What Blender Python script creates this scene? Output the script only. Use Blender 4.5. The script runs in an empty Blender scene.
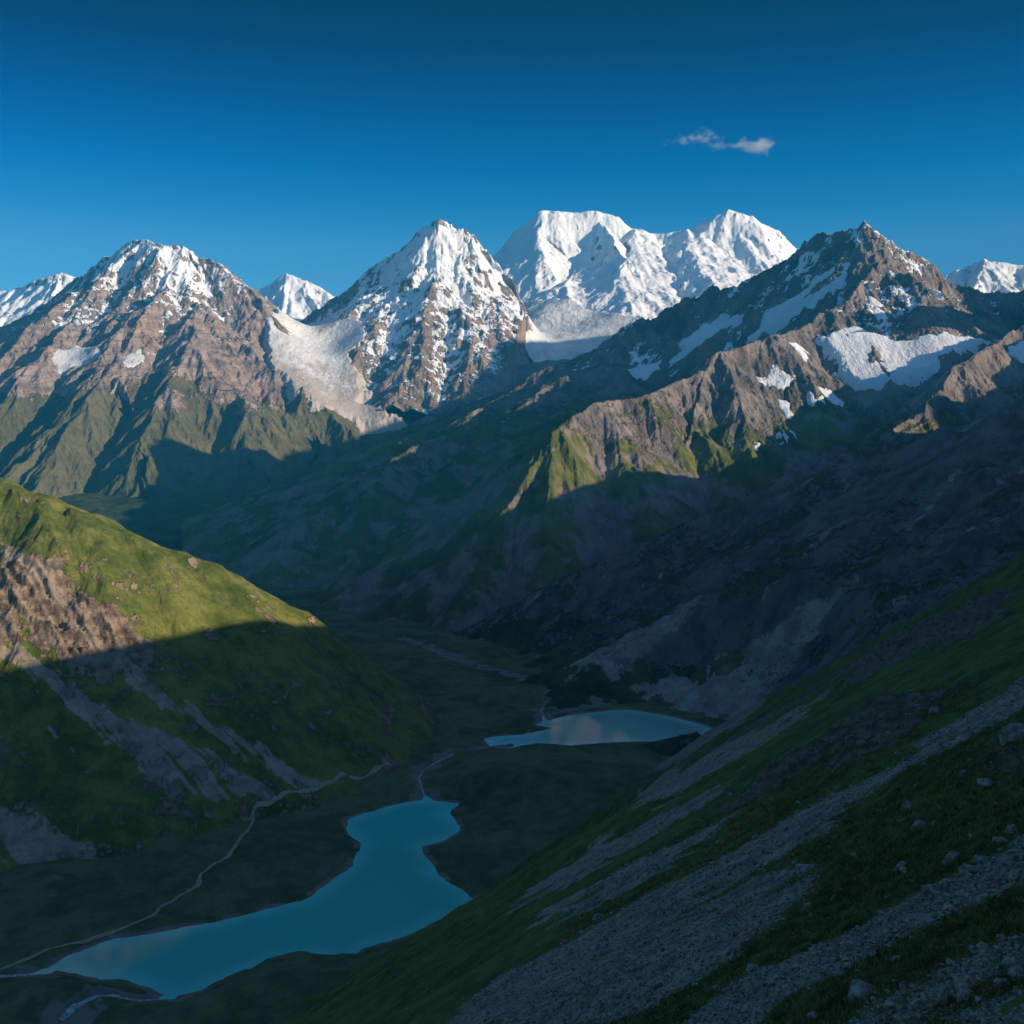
import bpy, math, random
import numpy as np
F = np.float32
rng = np.random.default_rng(7)
random.seed(7)
S = bpy.context.scene
COL = S.collection

# ------------------------------------------------------------------ camera model
FPX = 1098.0
TH = math.atan(92 / FPX)
CT, ST = math.cos(TH), math.sin(TH)
def ray(px, row):
    u = (px - 512) / FPX; v = (512 - row) / FPX
    ry = CT + v * ST; rz = -ST + v * CT
    return u / ry, rz / ry                       # x/y , z/y
def P(px, row, y):
    a, b = ray(px, row)
    return (a * y, y, b * y)
def PP(lst): return np.array([P(*q) for q in lst], dtype=np.float64)

# sun: from the right, a little behind the camera
SUN_EL = math.radians(15.0)
SUN_BETA = math.radians(18.0)
SDIR = (math.cos(SUN_EL) * math.cos(SUN_BETA), -math.cos(SUN_EL) * math.sin(SUN_BETA), math.sin(SUN_EL))

def toward_sun(px, row, y, pxc):
    """where the sun's ray through a shadow edge crosses the line of sight to column pxc: the crest that throws it"""
    x, y, z = P(px, row, y); k = (pxc - 512) / FPX
    t = (k * y - x) / (SDIR[0] - k * SDIR[1])
    return (x + t * SDIR[0], y + t * SDIR[1], z + t * SDIR[2])

# ------------------------------------------------------------------ noise
_G = np.stack([np.cos(np.arange(256) * 2 * np.pi / 256), np.sin(np.arange(256) * 2 * np.pi / 256)], 1).astype(F)
def _hash(xi, yi, seed):
    h = xi.astype(np.uint32) * np.uint32(374761393) + yi.astype(np.uint32) * np.uint32(668265263) + np.uint32((seed * 2246822519) & 0xffffffff)
    h = (h ^ (h >> np.uint32(13))) * np.uint32(1274126177)
    return h ^ (h >> np.uint32(16))
def noise(x, y, seed=0):
    x = np.asarray(x); y = np.asarray(y)
    xf = np.floor(x); yf = np.floor(y)
    xi = xf.astype(np.int64); yi = yf.astype(np.int64)
    fx = (x - xf).astype(F); fy = (y - yf).astype(F)
    def g(dx, dy):
        k = _hash(xi + dx, yi + dy, seed) & np.uint32(255)
        gg = _G[k]
        return gg[..., 0] * (fx - dx) + gg[..., 1] * (fy - dy)
    u = fx * fx * fx * (fx * (fx * 6 - 15) + 10); v = fy * fy * fy * (fy * (fy * 6 - 15) + 10)
    a = g(0, 0); b = g(1, 0); c = g(0, 1); d = g(1, 1)
    return (a + (b - a) * u + (c - a) * v + (a - b - c + d) * u * v) * F(1.5)
def fbm(x, y, wl, octs=4, seed=0, gain=.5):
    t = 0; a = 1.; n = 0
    for o in range(octs):
        t = t + noise(x / wl + 17.3 * o, y / wl - 9.1 * o, seed + o) * F(a)
        n += a; a *= gain; wl *= .5
    return t / F(n)
def rfbm(x, y, wl, octs=4, seed=0, gain=.5):
    t = 0; a = 1.; n = 0
    for o in range(octs):
        t = t + (1 - 2 * np.abs(noise(x / wl + 7.7 * o, y / wl + 3.3 * o, seed + o))) * F(a)
        n += a; a *= gain; wl *= .5
    return t / F(n)
def sstep(a, b, x):
    t = np.clip((x - a) / (b - a), 0, 1)
    return t * t * (3 - 2 * t)

def gully(x, y, gx, gy, wl, seed):
    """stripes running down the slope (gx,gy): gullies and ribs"""
    m = np.sqrt(gx * gx + gy * gy) + 1e-6
    sx = -gy / m; sy = gx / m
    px = x / wl; py = y / wl
    cx = np.floor(px); cy = np.floor(py)
    ci = cx.astype(np.int64); cj = cy.astype(np.int64)
    fx = (px - cx).astype(F); fy = (py - cy).astype(F)
    c = np.zeros(x.shape, F); s = np.zeros(x.shape, F); W = np.zeros(x.shape, F)
    sx = sx.astype(F); sy = sy.astype(F)
    for i in (-1, 0, 1):
        for j in (-1, 0, 1):
            h = _hash(ci + i, cj + j, seed)
            jx = ((h & np.uint32(255)).astype(F) / 255 - .5) * F(.5) + F(.5)
            jy = (((h >> np.uint32(8)) & np.uint32(255)).astype(F) / 255 - .5) * F(.5) + F(.5)
            vx = fx - i - jx; vy = fy - j - jy
            w = np.maximum(0, 1 - (vx * vx + vy * vy) * F(1 / 1.5625)); w = w * w
            ph = (vx * sx + vy * sy) * F(2 * np.pi)
            c += np.cos(ph) * w; s += np.sin(ph) * w; W += w
    c /= W; s /= W
    n = .5 * c + .5 * (1 - 2 * np.sqrt(np.maximum(0, (1 - c) / 2)))
    k = F(-2 * np.pi / wl)
    return n, s * k * sx, s * k * sy

def skel(x, y, ridges, want_d=False):
    """height of a mountain from its ridge lines; every ridge = dict(p=Nx3, s, b, L, r)"""
    h = np.full(x.shape, -1e5); D = np.full(x.shape, 1e5)
    for R in ridges:
        p = R['p']; s = R.get('s', .5); b = R.get('b', .3); L = R.get('L', 300.); r = R.get('r', 0.)
        for k in range(len(p) - 1):
            ax, ay, az = p[k]; bx, by, bz = p[k + 1]
            ex, ey = bx - ax, by - ay
            q = ex * ex + ey * ey + 1e-9
            t = np.clip(((x - ax) * ex + (y - ay) * ey) / q, 0, 1)
            d = np.hypot(x - ax - t * ex, y - ay - t * ey)
            dd = np.sqrt(d * d + r * r) - r if r else d
            c = az + (bz - az) * t - s * dd - b * L * (1 - np.exp(-dd / L))
            m = c > h
            h = np.where(m, c, h)
            if want_d: D = np.where(m, d, D)
    return (h, D) if want_d else h

def eroded(x, y, h0, wl=400., octs=5, amp=.13, gain=.55, e=40., branch=.8, seed=1, warp=60., jag=.0, fade=80., jwl=0., jz=None):
    """h0 shaped by gullies; returns height and the summed gully signal (-1 gully .. 1 rib)"""
    wx = fbm(x, y, warp * 6, 3, seed + 50) * warp; wy = fbm(x, y, warp * 6, 3, seed + 60) * warp
    f = lambda X, Y: h0(X, Y)
    X = x + wx; Y = y + wy
    h, D = f(X, Y)
    gx = (f(X + e, Y)[0] - f(X - e, Y)[0]) / (2 * e); gy = (f(X, Y + e)[0] - f(X, Y - e)[0]) / (2 * e)
    sl = sstep(.12, .45, np.hypot(gx, gy)).astype(F)
    fd = sstep(0, fade, D)
    tot = np.zeros(x.shape, F); nrm = 0; a = amp; w = wl; sig = np.zeros(x.shape, F)
    for o in range(octs):
        n, nx, ny = gully(x, y, gx, gy, w, seed + 11 * o)
        A = a * w
        fo = np.clip(.25 + fd, 0, 1) if o < 2 else 1
        tot += n * A * sl * fo
        sig += n * F(.75 ** o); nrm += .75 ** o
        gx = gx + nx * A * branch; gy = gy + ny * A * branch
        w *= .5; a *= gain / .5
    out = h + tot
    if jag:
        out = out + (rfbm(x, y, jwl or jag * 8, 6, seed + 90, .6) - .45) * jag * np.maximum(sl, .85 * sstep(150, 20, D)) * (1 if jz is None else .35 + .9 * sstep(jz[0], jz[1], h))
    return out, sig / F(nrm)

# ------------------------------------------------------------------ projection on to a surface
def hit(pts, h0, y0, y1, n=500):
    pts = np.array(pts, float)
    a = np.array([ray(p[0], p[1]) for p in pts])
    ys = np.geomspace(y0, y1, n)
    X = a[:, :1] * ys; Y = np.broadcast_to(ys, X.shape)
    H = h0(X, Y); Z = a[:, 1:2] * ys
    under = H >= Z
    k = np.where(under.any(1), under.argmax(1), n - 1)
    # refine between k-1 and k
    out = []
    for i in range(len(pts)):
        lo, hi = ys[max(k[i] - 1, 0)], ys[k[i]]
        for _ in range(10):
            m = .5 * (lo + hi)
            if h0(np.array([a[i, 0] * m]), np.array([m]))[0] >= a[i, 1] * m: hi = m
            else: lo = m
        out.append((a[i, 0] * hi, hi, a[i, 1] * hi))
    return np.array(out)

def sdpoly(x, y, poly, m=250.):
    """signed distance to a polygon, positive inside"""
    p = np.asarray(poly)[:, :2]
    out = np.full(x.shape, -1e4, F)
    bb = (x > p[:, 0].min() - m) & (x < p[:, 0].max() + m) & (y > p[:, 1].min() - m) & (y < p[:, 1].max() + m)
    X = x[bb]; Y = y[bb]
    if X.size == 0: return out
    d = np.full(X.shape, 1e9); ins = np.zeros(X.shape, bool)
    for i in range(len(p)):
        ax, ay = p[i]; bx, by = p[(i + 1) % len(p)]
        ex, ey = bx - ax, by - ay
        t = np.clip(((X - ax) * ex + (Y - ay) * ey) / (ex * ex + ey * ey + 1e-9), 0, 1)
        d = np.minimum(d, (X - ax - t * ex) ** 2 + (Y - ay - t * ey) ** 2)
        c = ((ay > Y) != (by > Y)) & (X < (bx - ax) * (Y - ay) / (by - ay + 1e-12) + ax)
        ins ^= c
    d = np.sqrt(d)
    out[bb] = np.where(ins, d, -d)
    return out
def sdline(x, y, line):
    p = np.asarray(line)[:, :2]; d = np.full(x.shape, 1e9)
    for i in range(len(p) - 1):
        ax, ay = p[i]; bx, by = p[i + 1]
        ex, ey = bx - ax, by - ay
        t = np.clip(((x - ax) * ex + (y - ay) * ey) / (ex * ex + ey * ey + 1e-9), 0, 1)
        d = np.minimum(d, np.hypot(x - ax - t * ex, y - ay - t * ey))
    return d

# ------------------------------------------------------------------ meshes
def tag(o, label=None, cat=None, group=None, kind=None):
    if label: o['label'] = label
    if cat: o['category'] = cat
    if group: o['group'] = group
    if kind: o['kind'] = kind
    return o
def np_mesh(name, V, faces, mat, attrs=None, smooth=True, parent=None):
    """V Nx3, faces MxK (all K-gons)"""
    me = bpy.data.meshes.new(name)
    V = np.ascontiguousarray(V, F); faces = np.ascontiguousarray(faces, np.int32)
    k = faces.shape[1]
    me.vertices.add(len(V)); me.vertices.foreach_set('co', V.ravel())
    me.loops.add(faces.size); me.loops.foreach_set('vertex_index', faces.ravel())
    me.polygons.add(len(faces)); me.polygons.foreach_set('loop_start', np.arange(0, faces.size, k, dtype=np.int32))
    me.polygons.foreach_set('use_smooth', np.full(len(faces), smooth))
    me.update(calc_edges=True)
    for n, a in (attrs or {}).items():
        at = me.attributes.new(n, 'FLOAT', 'POINT'); at.data.foreach_set('value', np.ascontiguousarray(a, F).ravel())
    me.materials.append(mat)
    o = bpy.data.objects.new(name, me); COL.objects.link(o)
    if parent: o.parent = parent
    return o
def grid_faces(nr, nc, keep=None):
    i = np.arange(nr * nc, dtype=np.int32).reshape(nr, nc)
    f = np.stack([i[:-1, :-1], i[:-1, 1:], i[1:, 1:], i[1:, :-1]], -1)
    if keep is not None:
        kq = keep[:-1, :-1] | keep[:-1, 1:] | keep[1:, 1:] | keep[1:, :-1]
        f = f[kq]
    return f.reshape(-1, 4)
def compact(V, f, attrs):
    used = np.zeros(len(V), bool); used[f.ravel()] = True
    idx = np.cumsum(used) - 1
    return V[used], idx[f], {k: a.ravel()[used] for k, a in attrs.items()}
def polar(px0, px1, step, ys):
    a = (np.arange(px0, px1 + step, step) - 512) / FPX
    ys = np.asarray(ys)
    X = ys[:, None] * a[None, :]; Y = np.broadcast_to(ys[:, None], X.shape).copy()
    return X, Y
def nz_of(X, Y, Z):
    Pp = np.stack([X, Y, Z], -1)
    a = np.gradient(Pp, axis=0); b = np.gradient(Pp, axis=1)
    n = np.cross(b, a); n /= np.linalg.norm(n, axis=-1, keepdims=True) + 1e-9
    return n
def ysteps(*seg):
    """seg: (y0, y1, dy) pieces"""
    out = []
    for y0, y1, dy in seg: out.append(np.arange(y0, y1, dy))
    return np.concatenate(out)

# ------------------------------------------------------------------ materials
def new_mat(name):
    m = bpy.data.materials.new(name); m.use_nodes = True
    nt = m.node_tree; nt.nodes.clear()
    return m, nt
class NT:
    def __init__(s, nt): s.nt = nt; s.n = nt.nodes; s.l = nt.links
    def add(s, t, **k):
        n = s.n.new(t)
        for a, v in k.items(): setattr(n, a, v)
        return n
    def link(s, a, b): s.l.new(a, b)
    def noise(s, vec, wl, detail=4, rough=.55):
        n = s.add('ShaderNodeTexNoise'); n.inputs['Scale'].default_value = 1. / wl
        n.inputs['Detail'].default_value = detail; n.inputs['Roughness'].default_value = rough
        s.link(vec, n.inputs['Vector']); return n.outputs['Fac']
    def vor(s, vec, wl, feature='F1', rnd=1.):
        n = s.add('ShaderNodeTexVoronoi', feature=feature); n.inputs['Scale'].default_value = 1. / wl
        n.inputs['Randomness'].default_value = rnd
        s.link(vec, n.inputs['Vector']); return n
    def math(s, op, a, b=None, c=None):
        n = s.add('ShaderNodeMath', operation=op)
        for i, v in enumerate((a, b, c)):
            if v is None: continue
            if isinstance(v, (int, float)): n.inputs[i].default_value = v
            else: s.link(v, n.inputs[i])
        return n.outputs[0]
    def rng(s, v, a, b, c=0., d=1., smooth=True):
        n = s.add('ShaderNodeMapRange'); n.interpolation_type = 'SMOOTHSTEP' if smooth else 'LINEAR'
        for i, q in enumerate((a, b, c, d)): n.inputs[i + 1].default_value = q
        s.link(v, n.inputs[0]); return n.outputs[0]
    def mix(s, fac, a, b):
        n = s.add('ShaderNodeMix', data_type='RGBA')
        if isinstance(fac, (int, float)): n.inputs[0].default_value = fac
        else: s.link(fac, n.inputs[0])
        for i, v in ((6, a), (7, b)):
            if isinstance(v, tuple): n.inputs[i].default_value = (*v, 1)
            else: s.link(v, n.inputs[i])
        return n.outputs[2]
    def attr(s, name):
        return s.add('ShaderNodeAttribute', attribute_name=name).outputs['Fac']
    def scalev(s, vec, v):
        n = s.add('ShaderNodeVectorMath', operation='MULTIPLY'); s.link(vec, n.inputs[0]); n.inputs[1].default_value = v
        return n.outputs[0]

def terrain_mat(name, px, rock=((.16, .12, .10), (.30, .24, .20)), grass=((.035, .055, .016), (.10, .115, .03)),
                scree=((.20, .18, .16), (.32, .29, .26)), snow=(.86, .88, .90), bump=1., snow_edge=.10, zs=2.6):
    """px: metres per picture point at this mountain: sets how fine the grain of the surface is"""
    m, nt = new_mat(name); N = NT(nt)
    tc = N.add('ShaderNodeTexCoord').outputs['Object']
    big = N.noise(tc, px * 90, 5, .6); mid = N.noise(tc, px * 18, 5, .65); fine = N.noise(tc, px * 4, 4, .7)
    sv = N.scalev(tc, (1, 1, zs)); strat = N.noise(sv, px * 22, 6, .65)
    rk = N.mix(N.rng(strat, .36, .64), rock[0], rock[1])
    rk = N.mix(N.math('MULTIPLY', N.rng(big, .45, .7), .5), rk, (rock[1][0] * 1.05, rock[1][1] * .85, rock[1][2] * .72))
    rk = N.mix(N.math('MULTIPLY', N.rng(fine, .5, .75), .45), rk, (rock[0][0] * .55, rock[0][1] * .55, rock[0][2] * .58))
    gr = N.mix(N.rng(N.math('ADD', N.math('MULTIPLY', big, .5), N.math('MULTIPLY', mid, .5)), .38, .62), grass[0], grass[1])
    gr = N.mix(N.math('MULTIPLY', N.rng(fine, .45, .75), .5), gr, (grass[0][0] * .6, grass[0][1] * .65, grass[0][2] * .6))
    sc = N.mix(N.rng(mid, .35, .65), scree[0], scree[1])
    sc = N.mix(N.math('MULTIPLY', N.rng(fine, .5, .72), .55), sc, (scree[0][0] * .55, scree[0][1] * .55, scree[0][2] * .57))
    jit = N.math('ADD', N.math('MULTIPLY', N.math('SUBTRACT', mid, .5), .75), N.math('MULTIPLY', N.math('SUBTRACT', fine, .5), .7))
    fg = N.rng(N.math('ADD', N.attr('grass'), jit), .40, .60)
    fs = N.rng(N.math('ADD', N.attr('scree'), jit), .40, .60)
    fw = N.rng(N.math('ADD', N.attr('snow'), N.math('MULTIPLY', jit, .8)), .5 - snow_edge, .5 + snow_edge)
    col = N.mix(fg, rk, gr); col = N.mix(fs, col, sc)
    sn = N.mix(N.math('MULTIPLY', N.rng(mid, .55, .8), .25), snow, (snow[0] * .82, snow[1] * .8, snow[2] * .78))
    col = N.mix(fw, col, sn)
    b = N.add('ShaderNodeBsdfPrincipled'); N.link(col, b.inputs['Base Color'])
    b.inputs['Roughness'].default_value = .95; b.inputs['Specular IOR Level'].default_value = .12
    hgt = N.math('ADD', N.math('MULTIPLY', fine, 1.), N.math('MULTIPLY', strat, 2.2))
    hgt = N.math('MULTIPLY', hgt, N.math('SUBTRACT', 1.0, N.math('MULTIPLY', fw, .8)))
    hgt = N.math('MULTIPLY', hgt, N.math('SUBTRACT', 1.0, N.math('MULTIPLY', fg, .55)))
    bp = N.add('ShaderNodeBump'); bp.inputs['Strength'].default_value = 1.; bp.inputs['Distance'].default_value = px * 2.2 * bump
    N.link(hgt, bp.inputs['Height']); N.link(bp.outputs[0], b.inputs['Normal'])
    out = N.add('ShaderNodeOutputMaterial'); N.link(b.outputs[0], out.inputs[0])
    return m

def ice_mat(name, px, c0=(.70, .76, .80), c1=(.86, .87, .87), dirt=(.42, .38, .34), dirt_lo=.58):
    m, nt = new_mat(name); N = NT(nt)
    tc = N.add('ShaderNodeTexCoord').outputs['Object']
    a = N.noise(tc, px * 40, 5, .6); f = N.noise(tc, px * 6, 5, .7)
    w = N.noise(N.scalev(tc, (1., .35, .5)), px * 14, 4, .6)
    col = N.mix(N.rng(a, .35, .65), c0, c1)
    col = N.mix(N.math('MULTIPLY', N.rng(w, dirt_lo, dirt_lo + .14), .6), col, dirt)
    col = N.mix(N.math('MULTIPLY', N.rng(N.math('ADD', N.attr('dirt'), N.math('MULTIPLY', N.math('SUBTRACT', f, .5), .9)), .4, .6), .85), col, dirt)
    b = N.add('ShaderNodeBsdfPrincipled'); N.link(col, b.inputs['Base Color'])
    b.inputs['Roughness'].default_value = .8; b.inputs['Specular IOR Level'].default_value = .15
    bp = N.add('ShaderNodeBump'); bp.inputs['Strength'].default_value = 1.; bp.inputs['Distance'].default_value = px * 3
    N.link(N.math('ADD', w, N.math('MULTIPLY', f, .5)), bp.inputs['Height']); N.link(bp.outputs[0], b.inputs['Normal'])
    out = N.add('ShaderNodeOutputMaterial'); N.link(b.outputs[0], out.inputs[0])
    return m

def simple_mat(name, ca, cb, wl, rough=.9, bump=0., detail=5):
    m, nt = new_mat(name); N = NT(nt)
    tc = N.add('ShaderNodeTexCoord').outputs['Object']
    f = N.noise(tc, wl, detail, .65)
    col = N.mix(N.rng(f, .36, .64), ca, cb)
    b = N.add('ShaderNodeBsdfPrincipled'); N.link(col, b.inputs['Base Color']); b.inputs['Roughness'].default_value = rough
    b.inputs['Specular IOR Level'].default_value = .2
    if bump:
        bp = N.add('ShaderNodeBump'); bp.inputs['Distance'].default_value = bump
        N.link(f, bp.inputs['Height']); N.link(bp.outputs[0], b.inputs['Normal'])
    out = N.add('ShaderNodeOutputMaterial'); N.link(b.outputs[0], out.inputs[0])
    return m

def mountain(name, X, Y, h0, mat, masks, label, cat='mountain', zmin=-700., base=None, **er):
    Z, sig = eroded(X, Y, h0, **er)
    if base is not None: Z = base(X, Y, Z)
    n = nz_of(X, Y, Z)
    attrs = masks(X, Y, Z, n, sig)
    keep = Z > zmin
    f = grid_faces(*X.shape, keep)
    V = np.stack([X, Y, Z], -1).reshape(-1, 3)
    V, f, attrs = compact(V, f, attrs)
    o = np_mesh(name, V, f, mat, attrs)
    tag(o, label, cat, kind='structure')
    return sampler(X, Y, Z)
def sampler(X, Y, Z):
    a = X[0] / Y[0]; ys = Y[:, 0].copy(); da = a[1] - a[0]; k = np.arange(len(ys))
    def f(x, y):
        ia = (x / y - a[0]) / da; iy = np.interp(y, ys, k)
        i = np.clip(ia.astype(int), 0, len(a) - 2); j = np.clip(iy.astype(int), 0, len(ys) - 2)
        u = np.clip(ia - i, 0, 1); v = np.clip(iy - j, 0, 1)
        z = (Z[j, i] * (1 - u) + Z[j, i + 1] * u) * (1 - v) + (Z[j + 1, i] * (1 - u) + Z[j + 1, i + 1] * u) * v
        return np.where((ia < 0) | (ia > len(a) - 1) | (y < ys[0]) | (y > ys[-1]), -1e4, z)
    return f
zero = lambda X: np.zeros(X.shape, F)

# ================================================================== LAND FORMS
FLOOR = -600.
# ---- far valley floor that climbs to the glaciers
VY = np.array([-4000, 2600, 4600, 5600, 6600, 7600, 8300, 9000, 9600, 10600, 11600, 12600, 20000], float)
VZ = np.array([-604, -604, -604, -570, -430, -170, 20, 250, 470, 800, 830, 1000, 1000], float)
def h_upper(x, y):
    return np.interp(y + fbm(x, y, 1500, 3, 401) * 300, VY, VZ) + fbm(x, y, 300, 5, 402) * 35

# ---- lakes (shore lines laid on the water plane)
def onfloor(pts, z=FLOOR):
    out = []
    for px, row in pts:
        a, b = ray(px, row); y = z / b; out.append((a * y, y))
    return np.array(out)
LAKE1 = onfloor([(427, 799), (463, 803), (452, 812), (463, 830), (449, 841), (425, 847), (432, 860), (441, 874), (467, 891), (478, 901), (467, 909), (449, 917), (419, 933), (366, 950),
                 (352, 962), (300, 958), (249, 970), (228, 979), (205, 991), (176, 999), (158, 996), (146, 989), (126, 982), (97, 982), (73, 975), (41, 973), (44, 967), (64, 954), (114, 938), (164, 929),
                 (217, 920), (249, 911), (300, 900), (326, 882), (348, 865), (357, 845), (350, 838), (342, 830), (344, 819), (379, 808), (405, 801)])
LAKE2 = onfloor([(482, 739), (493, 736), (520, 734), (550, 728), (533, 725), (564, 715), (608, 710), (634, 709), (665, 715), (695, 722), (715, 728), (704, 737), (673, 741),
                 (630, 742), (572, 746), (537, 744), (511, 751), (511, 744), (489, 747)])
STREAM_IN = [(405, 640), (428, 647), (447, 657), (476, 668), (505, 672), (521, 679), (530, 684), (560, 685), (553, 692), (556, 700), (541, 710), (545, 722)]
STREAM_MID = [(515, 748), (486, 752), (455, 756), (440, 765), (424, 773), (419, 782), (421, 790), (428, 800)]
STREAM_OUT = [(170, 997), (152, 1003), (135, 1011), (105, 1017), (82, 1026), (60, 1040)]
STREAM_OUT2 = [(48, 971), (28, 976), (10, 980), (-15, 986), (-60, 1000)]
SL = [onfloor(s) for s in (STREAM_IN, STREAM_MID, STREAM_OUT, STREAM_OUT2)]

def shore(x, y, h):
    sd = np.maximum(sdpoly(x, y, LAKE1, 900.), sdpoly(x, y, LAKE2, 900.)).astype(float)
    o = np.maximum(0, -sd - 10)
    return np.minimum(h, FLOOR - 3 + o * .28 * (1 + o / 130.))
# ---- left hill
R_L6 = [dict(p=PP([(-420, 400, 1900), (-150, 436, 1980), (0, 476, 2000), (41, 488, 1980), (68, 501, 1970), (120, 525, 1980), (171, 545, 2020), (219, 567, 2080),
                   (246, 596, 2120), (290, 632, 2200), (325, 668, 2330), (365, 705, 2480)]), s=.86, b=-.30, L=130., r=26.)]
def h0_L6(x, y):
    h, D = skel(x, y, R_L6, True)
    return shore(x, y, np.maximum(h - 8, -640)), D
# ---- right dark ridge
L4_OFF = [(.590 * 3420, 3420, 185), (.575 * 3290, 3290, 235), (.560 * 3080, 3080, 205)]
L4_CASTER = [(2449, q, z) for q, z in ((4500, 430), (4330, 430), (4190, 365), (4000, 310), (3770, 285), (3640, 350), (3530, 340), (3420, 200))]  # unseen crest added to shade the bowl while clearing the sunlit spur
R_L4 = [dict(p=np.array(L4_CASTER), s=1.0, b=.1, L=300., r=6.),
        dict(p=PP([(1085, 368, 2880), (1160, 350, 2520), (1290, 325, 2280), (1420, 330, 2100)]), s=.52, b=.2, L=320., r=12.),  # unseen rib added to keep this ridge's near face in shade
        dict(p=np.vstack([np.array(L4_OFF), PP([(1085, 368, 2880), (1024, 397, 2640)])]), s=.50, b=.20, L=320., r=12.),
        dict(p=PP([(1024, 397, 2640), (973, 424, 2720), (944, 428, 2760), (886, 453, 2830), (832, 466, 2880), (782, 486, 2930),
                   (741, 503, 2960), (683, 524, 2960), (600, 561, 2980), (520, 600, 3000), (450, 634, 3020)]), s=.50, b=.28, L=320., r=12.)]
def h0_L4(x, y):
    h, D = skel(x, y, R_L4, True)
    return shore(x, y, np.maximum(h, -640)), D
# ---- near hillside the camera looks along: a plane falling left and away, ending in a crest on the right
CREST = np.array([(-700, -1500), (250, -500), (430, 200), (560, 600), (700, 760), (874, 1030), (1122, 1408), (1167, 1793), (900, 1860), (640, 1800), (480, 1960), (403, 2170), (330, 2320)], float)
def plane5(x, y):
    return -25. + .6 * x - .39 * y - 26 * sstep(260, -60, x) * sstep(450, 900, y)
def h_L5c(x, y):
    x = np.asarray(x, float); y = np.asarray(y, float)
    best = np.full(x.shape, 1e9); bx_ = np.zeros(x.shape); by_ = np.zeros(x.shape); side = np.zeros(x.shape)
    for i in range(len(CREST) - 1):
        ax, ay = CREST[i]; bx, by = CREST[i + 1]; ex, ey = bx - ax, by - ay
        t = np.clip(((x - ax) * ex + (y - ay) * ey) / (ex * ex + ey * ey), 0, 1)
        qx = ax + t * ex; qy = ay + t * ey
        d = np.hypot(x - qx, y - qy)
        m = d < best
        best = np.where(m, d, best); bx_ = np.where(m, qx, bx_); by_ = np.where(m, qy, by_)
        side = np.where(m, ex * (y - ay) - ey * (x - ax), side)
    out = side < 0
    pin = plane5(x, y)
    pout = plane5(bx_, by_) - .62 * best
    return np.where(out, np.minimum(pout, pin), pin), best
def bump5(x, y):
    # broad undulation, ribs and shallow gullies running down the fall line
    u = (x * .39 + y * .6) / .716            # along the contour
    v = (x * .6 - y * .39) / .716            # up the slope
    far = sstep(60, 700, np.hypot(x, y))
    return (fbm(u, v * .45, 160, 4, 610) * 20 + fbm(u, v * .35, 60, 4, 611) * 8) * far + fbm(u, v * .6, 22, 4, 612) * 1.8 * sstep(20, 120, np.hypot(x, y))
def h_L5b(x, y):
    h, d = h_L5c(x, y)
    return shore(x, y, h + bump5(x, y) * (.3 + .7 * sstep(0, 260, d)))
# ---- mid scale shapes used for placing things on them
hL6 = lambda x, y: h0_L6(x, y)[0]
hL4 = lambda x, y: h0_L4(x, y)[0]

def smax(a, b, k):
    d = np.clip(.5 + .5 * (a - b) / k, 0, 1)
    return b + (a - b) * d + k * d * (1 - d)
KNOLLS = [(P(560, 800, 1)[0:2], 0)]
def h_floor(x, y):
    lake = np.maximum(sdpoly(x, y, LAKE1), sdpoly(x, y, LAKE2))
    wob = fbm(x, y, 60, 4, 701) * 7 + fbm(x, y, 14, 3, 702) * 1.6
    lake = lake + wob
    away = np.maximum(0, -lake)
    strm = np.minimum.reduce([sdline(x, y, s) for s in SL])
    und = np.abs(fbm(x, y, 260, 4, 703)) * 26 + fbm(x, y, 70, 4, 704) * 5 + fbm(x, y, 18, 3, 705) * 1.6
    h = FLOOR + .5 + und * sstep(0, 110, away) * sstep(4, 60, strm) + 2.2 * sstep(0, 12, away)
    # moraine hummocks: between the lakes, and on the near shore
    for px, row, r, a in ((560, 790, 190, 24), (620, 800, 140, 20), (505, 775, 110, 12), (250, 1010, 170, 22), (390, 985, 150, 22), (40, 1010, 95, 16), (90, 998, 60, 9), (300, 850, 90, 6)):
        cx, cy = onfloor([(px, row)])[0]
        h = h + a * np.exp(-((x - cx) ** 2 + (y - cy) ** 2) / (r * r)) * sstep(0, 70, away)
    hills = np.maximum(np.maximum(hL6(x, y), hL4(x, y)), h_L5b(x, y))
    hills = np.minimum(hills, FLOOR + 140)
    h = smax(h, hills - 20, 30)
    h = h - 4 * sstep(9, 0, strm)
    h = np.where(lake > -14, np.minimum(h, FLOOR + 1.0 - lake * .22), h)
    return h

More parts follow.
